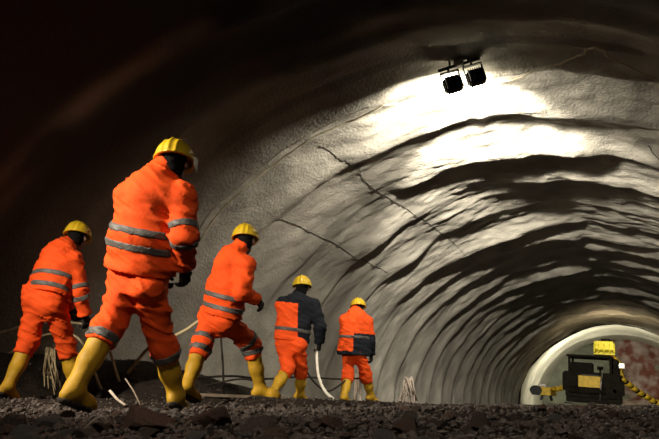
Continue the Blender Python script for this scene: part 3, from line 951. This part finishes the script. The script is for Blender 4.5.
tubething('electric_cable', spline([gp(306, 371, 6.2), gp(316, 384, 6.3), gp(327, 391, 6.4), gp(337, 387, 6.6), gp(352, 375, 6.9)]), 0.014, M['cabledark'], 'dark looped cable between the hose carrier and the smallest worker', 'cable')
tubething('electric_cable', spline([gp(190, 392, 5.0), gp(214, 384, 5.2), gp(240, 379, 5.3), gp(258, 381, 5.4)]), 0.012, M['cabledark'], 'dark cable curving behind the trailing leg of the reaching worker', 'cable')
# a stake in the ground behind worker three
st = gp(224, 398, 5.3); st[2] = gz1(st[0], st[1])-0.05
tubething('stake', np.array([st, gp(223, 365, 5.3), gp(221, 338, 5.3)]), 0.013, M['cabledark'], 'upright dark stake between the legs of the reaching worker', 'stake')

def tangle(name, cx, top, bot, Fd, wd, nst, mat, lab, cat, rad=0.008, seed=1):
    r = np.random.default_rng(seed)
    mb = MB()
    for i in range(nst):
        x0 = cx+r.uniform(-wd, wd)*0.45; x1 = cx+r.uniform(-wd, wd)
        y0 = top+r.uniform(0, 8)
        p3 = gp(x1, bot, Fd+r.uniform(-.08, .08)); p3[2] = gz1(p3[0], p3[1])+0.005
        mid = gp((x0+x1)/2+r.uniform(-wd, wd)*0.18, (y0+bot)/2, Fd+r.uniform(-.08, .08))
        mb.tube(spline([gp(x0, y0, Fd), mid, p3], 6), rad*r.uniform(0.7, 1.4), 6)
    o = mb.build(name, mat, None, True, origin=[*gp(cx, bot, Fd)[:2], gz1(*gp(cx, bot, Fd)[:2])])
    return tag(o, lab, cat)
tangle('cable_bundle', 50, 346, 394, 4.55, 11, 13, M['hoseyellow'], 'pale bundle of thin cables hanging behind the partly hidden worker', 'cable bundle', 0.0045, 3)
tangle('plastic_strips', 358, 366, 400, 7.35, 4, 10, M['sheet'], 'pale crumpled strips standing between the legs of the smallest worker', 'strips', 0.012, 5)
tangle('plastic_strips', 408, 376, 403, 8.2, 11, 22, M['sheet'], 'pale crumpled strips heaped at the wall right of the smallest worker', 'strips', 0.010, 6)

# planks and debris along the wall
def plank(a, b, wd, th_, mat, lab, cat, name):
    a = np.asarray(a); b = np.asarray(b); x = nrm(b-a); y = nrm(np.cross(UPW, x)); z = np.cross(x, y)
    o = MB().box((a+b)/2, (np.linalg.norm(b-a), wd, th_), np.array([x, y, z]), 0.006).build(name, mat, None, False, origin=(a+b)/2)
    return tag(o, lab, cat)
plank(onfloor(198, 399, 4.5), onfloor(292, 398, 4.9), 0.10, 0.035, M['wood'], 'long weathered plank on the ground beneath the reaching worker', 'plank', 'plank')
plank(onfloor(270, 401, 5.0), onfloor(322, 400, 5.6), 0.09, 0.03, M['white'], 'white board on the ground at the boots of the hose carrier', 'board', 'board')
tubething('pipe', np.array([onfloor(110, 386, 3.5, .11), onfloor(118, 392, 3.5, .05), onfloor(126, 398, 3.45, .03)]), 0.010, M['sheet'], 'short pale pipe end sticking out between the legs of the nearest worker', 'pipe')
tubething('rod', np.array([onfloor(126, 372, 3.8, .19), onfloor(134, 385, 3.75, .10), onfloor(141, 396, 3.7, .0)]), 0.006, M['wood'], 'thin leaning rod between the legs of the nearest worker', 'rod')
tw = at_floor(84, 432)
tubething('twig', np.array([tw+[0, 0, .01], tw+[0.012, .02, .035], tw+[.028, .04, .062]]), [0.005, 0.004, 0.002], M['wood'], 'short splintered twig poking up from the left rubble', 'twig')

# ------------------------------------------------------------------ floodlights under the crown
fd = FLOOD_DIR; fx = nrm(np.cross(fd, UPW)); fz = np.cross(fx, fd)
roll = math.radians(-13)
def floodlight(px, py, t_y, lab, rollv, aim, power, spread):
    d = ray(px, py); c = EYE+d*(t_y/d[1])
    a = math.radians(rollv)
    X = fx*math.cos(a)+fz*math.sin(a); Z = -fx*math.sin(a)+fz*math.cos(a)
    A = np.array([X, fd, Z])
    T = thing('floodlight', lab, 'floodlight', c, 'twin floodlights under the crown')
    b = MB().box(c, (0.205, 0.13, 0.19), A, 0.02)
    b.build('housing', M['blackmetal'], T)
    b = MB()
    for k in range(7):
        b.box(c-fd*0.083+X*(k-3)*0.027, (0.008, 0.05, 0.16), A)
    b.build('cooling_fins', M['blackmetal'], T)
    b = MB().box(c+fd*0.075, (0.18, 0.012, 0.165), A)
    b.build('lens', M['lens'], T)
    b = MB()
    for s in (-1, 1):
        b.box(c+X*s*0.112+Z*0.06, (0.012, 0.04, 0.24), A)
    b.box(c+Z*0.18, (0.236, 0.04, 0.012), A)
    b.build('yoke', M['blackmetal'], T)
    b = MB().cyl(c+Z*0.18, c+Z*0.24, 0.016, 10)
    b.build('stem', M['blackmetal'], T)
    add_light('floodlight_beam', 'AREA', c+fd*0.095, aim, power, (1.0, 0.93, 0.79), shape='RECTANGLE', size=0.17, size_y=0.15, spread=math.radians(spread))
    return c+Z*0.24, c
q1, c1 = floodlight(453.0, 84.5, 7.02, 'left one of the two black floodlights hanging under the crown', 13, nrm((-0.33, 0.93, -0.26)), FLOOD_W, 170)
q2, c2 = floodlight(476.0, 77.5, 7.12, 'right one of the two black floodlights hanging under the crown', 13, nrm((-0.06, 1, -0.20)), FLOOD_W*2.3, 70)
T = thing('lamp_bracket', 'dark bracket bar holding the twin floodlights to the crown', 'bracket', (q1+q2)/2)
bx = nrm(q2-q1)
MB().cyl(q1-bx*0.12, q2+bx*0.12, 0.02, 10).build('bar', M['blackmetal'], T)
for s in (0.1, 0.9):
    p = q1+(q2-q1)*s
    th0, s0 = math.pi/2+(p[0]-VX0)/WX*0.9, p[1]-SKEW*p[0]
    for _ in range(8):
        e = vault_pt(th0, s0, -0.05)[0]; th0 -= (e[0]-p[0])/WX*0.8
    MB().cyl(p, e, 0.014, 8).build('hanger', M['blackmetal'], T)
mb = MB().box((q1+q2)/2+np.array([0, 0, 0.03]), (0.12, 0.09, 0.11), None, 0.01)
mb.build('junction_box', M['steel'], T)

# ------------------------------------------------------------------ drilling rig
RX, RY = -2.15, 32.5
g0 = CZ-0.09
T = thing('drilling_rig', 'dark and yellow drilling rig standing at the end of the tunnel', 'drilling rig', (RX, RY+2, g0))
def B(name, mat, boxes, lab=None, smooth=False, parent=T, bev=0.03):
    b = MB()
    for c, s in boxes:
        b.box((RX+c[0], RY+c[1], g0+c[2]), s, None, bev)
    o = b.build(name, mat, parent, smooth)
    if lab: o['label'] = lab
    return o
B('chassis', M['rigdark'], [((0, 3.0, 0.75), (2.0, 6.0, 0.5)), ((0, 0.15, 0.62), (2.3, 0.5, 0.35))])
B('rear_stabilizer', M['rigdark'], [((-0.15, 0.25, 0.34), (1.9, 0.35, 0.42)), ((0.95, 0.3, 0.45), (0.5, 0.4, 0.7))])
B('engine_hood', M['rigdark'], [((-0.05, 1.0, 1.35), (2.35, 1.9, 0.95)), ((-1.20, 0.2, 1.25), (0.16, 0.4, 1.0)), ((1.05, 0.2, 1.05), (0.5, 0.4, 0.8))])
pn = B('service_panel', M['rigyellow'], [((-0.10, 0.02, 1.28), (1.05, 0.06, 0.72))], 'yellow service panel on the rear')
B('panel_bar', M['black'], [((-0.10, -0.02, 1.66), (0.75, 0.05, 0.06))], None, parent=pn, bev=0.01)
b = MB()
b.tube([(RX-1.0, RY-0.05, g0+0.80), (RX+0.55, RY-0.05, g0+0.80)], 0.20, 18)
b.build('fuel_tank', M['rigdark'], T, True)
for (x, y) in ((-1.0, 0.3), (-1.0, 2.0), (0.75, 0.3), (0.75, 2.0)):
    B('canopy_post', M['rigdark'], [((x, y, 2.25), (0.10, 0.10, 0.95))], bev=0.01)
B('canopy_roof', M['rigdark'], [((-0.12, 1.15, 2.72), (2.0, 2.0, 0.12))])
B('cable_reel_box', M['rigdark'], [((-0.50, 1.0, 2.1), (0.95, 1.0, 0.55))])
B('control_cab', M['rigdark'], [((0.95, 1.2, 1.9), (0.22, 1.2, 1.5))])
b = MB()
b.tube([(RX+0.42, RY-0.12, g0+1.9), (RX+0.36, RY-0.2, g0+1.2), (RX+0.30, RY-0.15, g0+0.3)], 0.04, 8)
b.build('hydraulic_hose', M['steel'], T, True)
for (x, y) in ((-0.72, 0.75), (0.72, 0.75), (-0.72, 4.6), (0.72, 4.6)):
    b = MB()
    prof = [(-0.21, 0.30), (-0.21, 0.42), (-0.15, 0.47), (0.15, 0.47), (0.21, 0.42), (0.21, 0.30)]
    b.tube([(RX+x+q, RY+y, g0+0.46) for q, _ in prof], [rr for _, rr in prof], 22)
    wh = b.build('wheel', M['tyre'], T, True)
    MB().cyl((RX+x-0.22, RY+y, g0+0.46), (RX+x+0.22, RY+y, g0+0.46), 0.2, 14).build('hub', M['rigyellow'], wh)
for x in (-1.05, 1.05):
    b = MB()
    b.box((RX+x, RY+0.1, g0+0.55), (0.16, 0.16, 0.8), None, 0.01); b.box((RX+x, RY+0.1, g0+0.06), (0.32, 0.32, 0.06), None, 0.01)
    b.build('jack', M['rigdark'], T)
# basket on its boom
def seg(name, pts, r, mat, parent=T, n=10):
    return MB().tube(pts, r, n).build(name, mat, parent, True)
seg('basket_boom', [(RX+1.15, RY+2.0, g0+1.5), (RX+1.10, RY+2.6, g0+2.5), (RX+0.70, RY+2.5, g0+3.0)], 0.11, M['rigyellow'])
BX = 0.42
bk = B('basket', M['basket'], [((BX, 2.4, 3.02), (0.95, 0.9, 0.08)), ((BX, 1.97, 3.52), (0.80, 0.05, 0.50)), ((BX, 2.83, 3.40), (0.88, 0.05, 0.7)),
                              ((BX-0.43, 2.4, 3.45), (0.05, 0.85, 0.62)), ((BX+0.43, 2.4, 3.40), (0.05, 0.85, 0.5)), ((BX, 2.4, 3.75), (0.7, 0.8, 0.06))], 'bright yellow work basket', bev=0.01)
b = MB()
for x in (BX-0.45, BX-0.24, BX, BX+0.24, BX+0.45):
    b.cyl((RX+x, RY+1.94, g0+3.04), (RX+x, RY+1.94, g0+3.6), 0.025, 8)
b.cyl((RX+BX-0.46, RY+1.94, g0+3.28), (RX+BX+0.47, RY+1.94, g0+3.28), 0.025, 8)
b.build('basket_rail', M['basket'], bk, True)
B('basket_lamp', M['rigdark'], [((BX+0.06, 2.2, 3.86), (0.42, 0.5, 0.14))], None, parent=bk, bev=0.02)
# booms with drill feeds
def boom(pts, hub, feed, side):
    bm_ = seg('boom', pts, 0.14, M['rigdark'])
    b = MB()
    P = np.array(pts)
    for k in range(len(P)-1):
        for t in (0.2, 0.55, 0.85):
            c = P[k]+(P[k+1]-P[k])*t; dd = nrm(P[k+1]-P[k])
            b.cyl(c-dd*0.14, c+dd*0.14, 0.16, 10)
    b.build('yellow_collar', M['rigyellow'], bm_, True)['label'] = 'yellow collars on the boom'
    fe = MB().box(hub, feed, None, 0.03).build('drill_feed', M['rigyellow'], T)
    MB().box(np.array(hub)+np.array([-0.5*side, -feed[1]*0.2, -0.02]), (0.5, 0.5, 0.5), None, 0.05).build('drill_hammer', M['blackmetal'], fe)
    MB().cyl(np.array(hub)+np.array([-0.42*side, -feed[1]*0.55, 0.02]), np.array(hub)+np.array([-0.42*side, -feed[1]*0.25, 0.02]), 0.30, 14).build('hose_reel', M['blackmetal'], fe)
    for q in (-0.15, 0.18):
        MB().cyl(np.array(hub)+np.array([q, -feed[1]*0.3, -0.1]), np.array(hub)+np.array([q*1.6, -feed[1]*0.32, -0.55]), 0.07, 8).build('feed_leg', M['blackmetal'], fe)
    MB().box(np.array(hub)+np.array([-0.1*side, -feed[1]*0.42, 0.36]), (0.35, 0.3, 0.14), None, 0.03).build('hose_guide', M['white'], fe)
boom([(RX-1.0, RY+3.5, g0+1.2), (RX-1.8, RY+3.7, g0+0.85), (RX-2.25, RY+3.9, g0+0.75)], (RX-2.45, RY+4.4, g0+0.62), (0.55, 2.6, 0.5), 1)
boom([(RX+1.05, RY+1.8, g0+1.75), (RX+1.75, RY+2.4, g0+1.05), (RX+2.5, RY+3.0, g0+0.50), (RX+3.2, RY+3.6, g0+0.35)], (RX+3.3, RY+4.4, g0+0.50), (0.45, 2.6, 0.4), -1)
for i, (x, y, z) in enumerate(((-0.9, 6.1, 1.9), (0.0, 6.1, 2.4), (0.9, 6.1, 1.9))):
    b = MB().box((RX+x, RY+y, g0+z), (0.3, 0.16, 0.24), None, 0.02).build('work_lamp', M['blackmetal'], T)
    MB().box((RX+x, RY+y+0.09, g0+z), (0.26, 0.02, 0.2)).build('lens', M['worklens'], b)
b = MB().box((RX+1.2, RY+0.5, g0+2.30), (0.22, 0.2, 0.26), None, 0.02).build('rear_lamp', M['steel'], T)
MB().box((RX+1.2, RY+0.39, g0+2.30), (0.18, 0.02, 0.20)).build('lens', M['worklens'], b)
add_light('rear_lamp_beam', 'AREA', (RX+1.2, RY+0.30, g0+2.42), (0, 0.35, 1.0), 45, (1.0, 0.80, 0.50), shape='RECTANGLE', size=0.2, size_y=0.2)
MB().box((RX, RY+6.0, g0+1.5), (2.0, 0.12, 0.9), None, 0.02).build('lamp_board', M['rigdark'], T)
MB().cyl((RX, RY+6.0, g0+1.6), (RX, RY+6.0, g0+2.4), 0.05, 8).build('lamp_mast', M['rigdark'], T)
for (x, z, dr, pw) in ((-0.95, 1.9, (-0.75, 1, 0.2), 1.0), (0.0, 2.4, (0, 1, 0.35), 0.7), (0.95, 1.9, (0.75, 1, 0.2), 0.7)):
    add_light('work_lamp_beam', 'AREA', (RX+x, RY+6.28, g0+z), dr, RIG_W*pw, (1.0, 0.93, 0.72), shape='RECTANGLE', size=0.26, size_y=0.2)
T.rotation_euler = (0, math.radians(5.0), 0)
T.scale = (1.02, 1.0, 0.82)
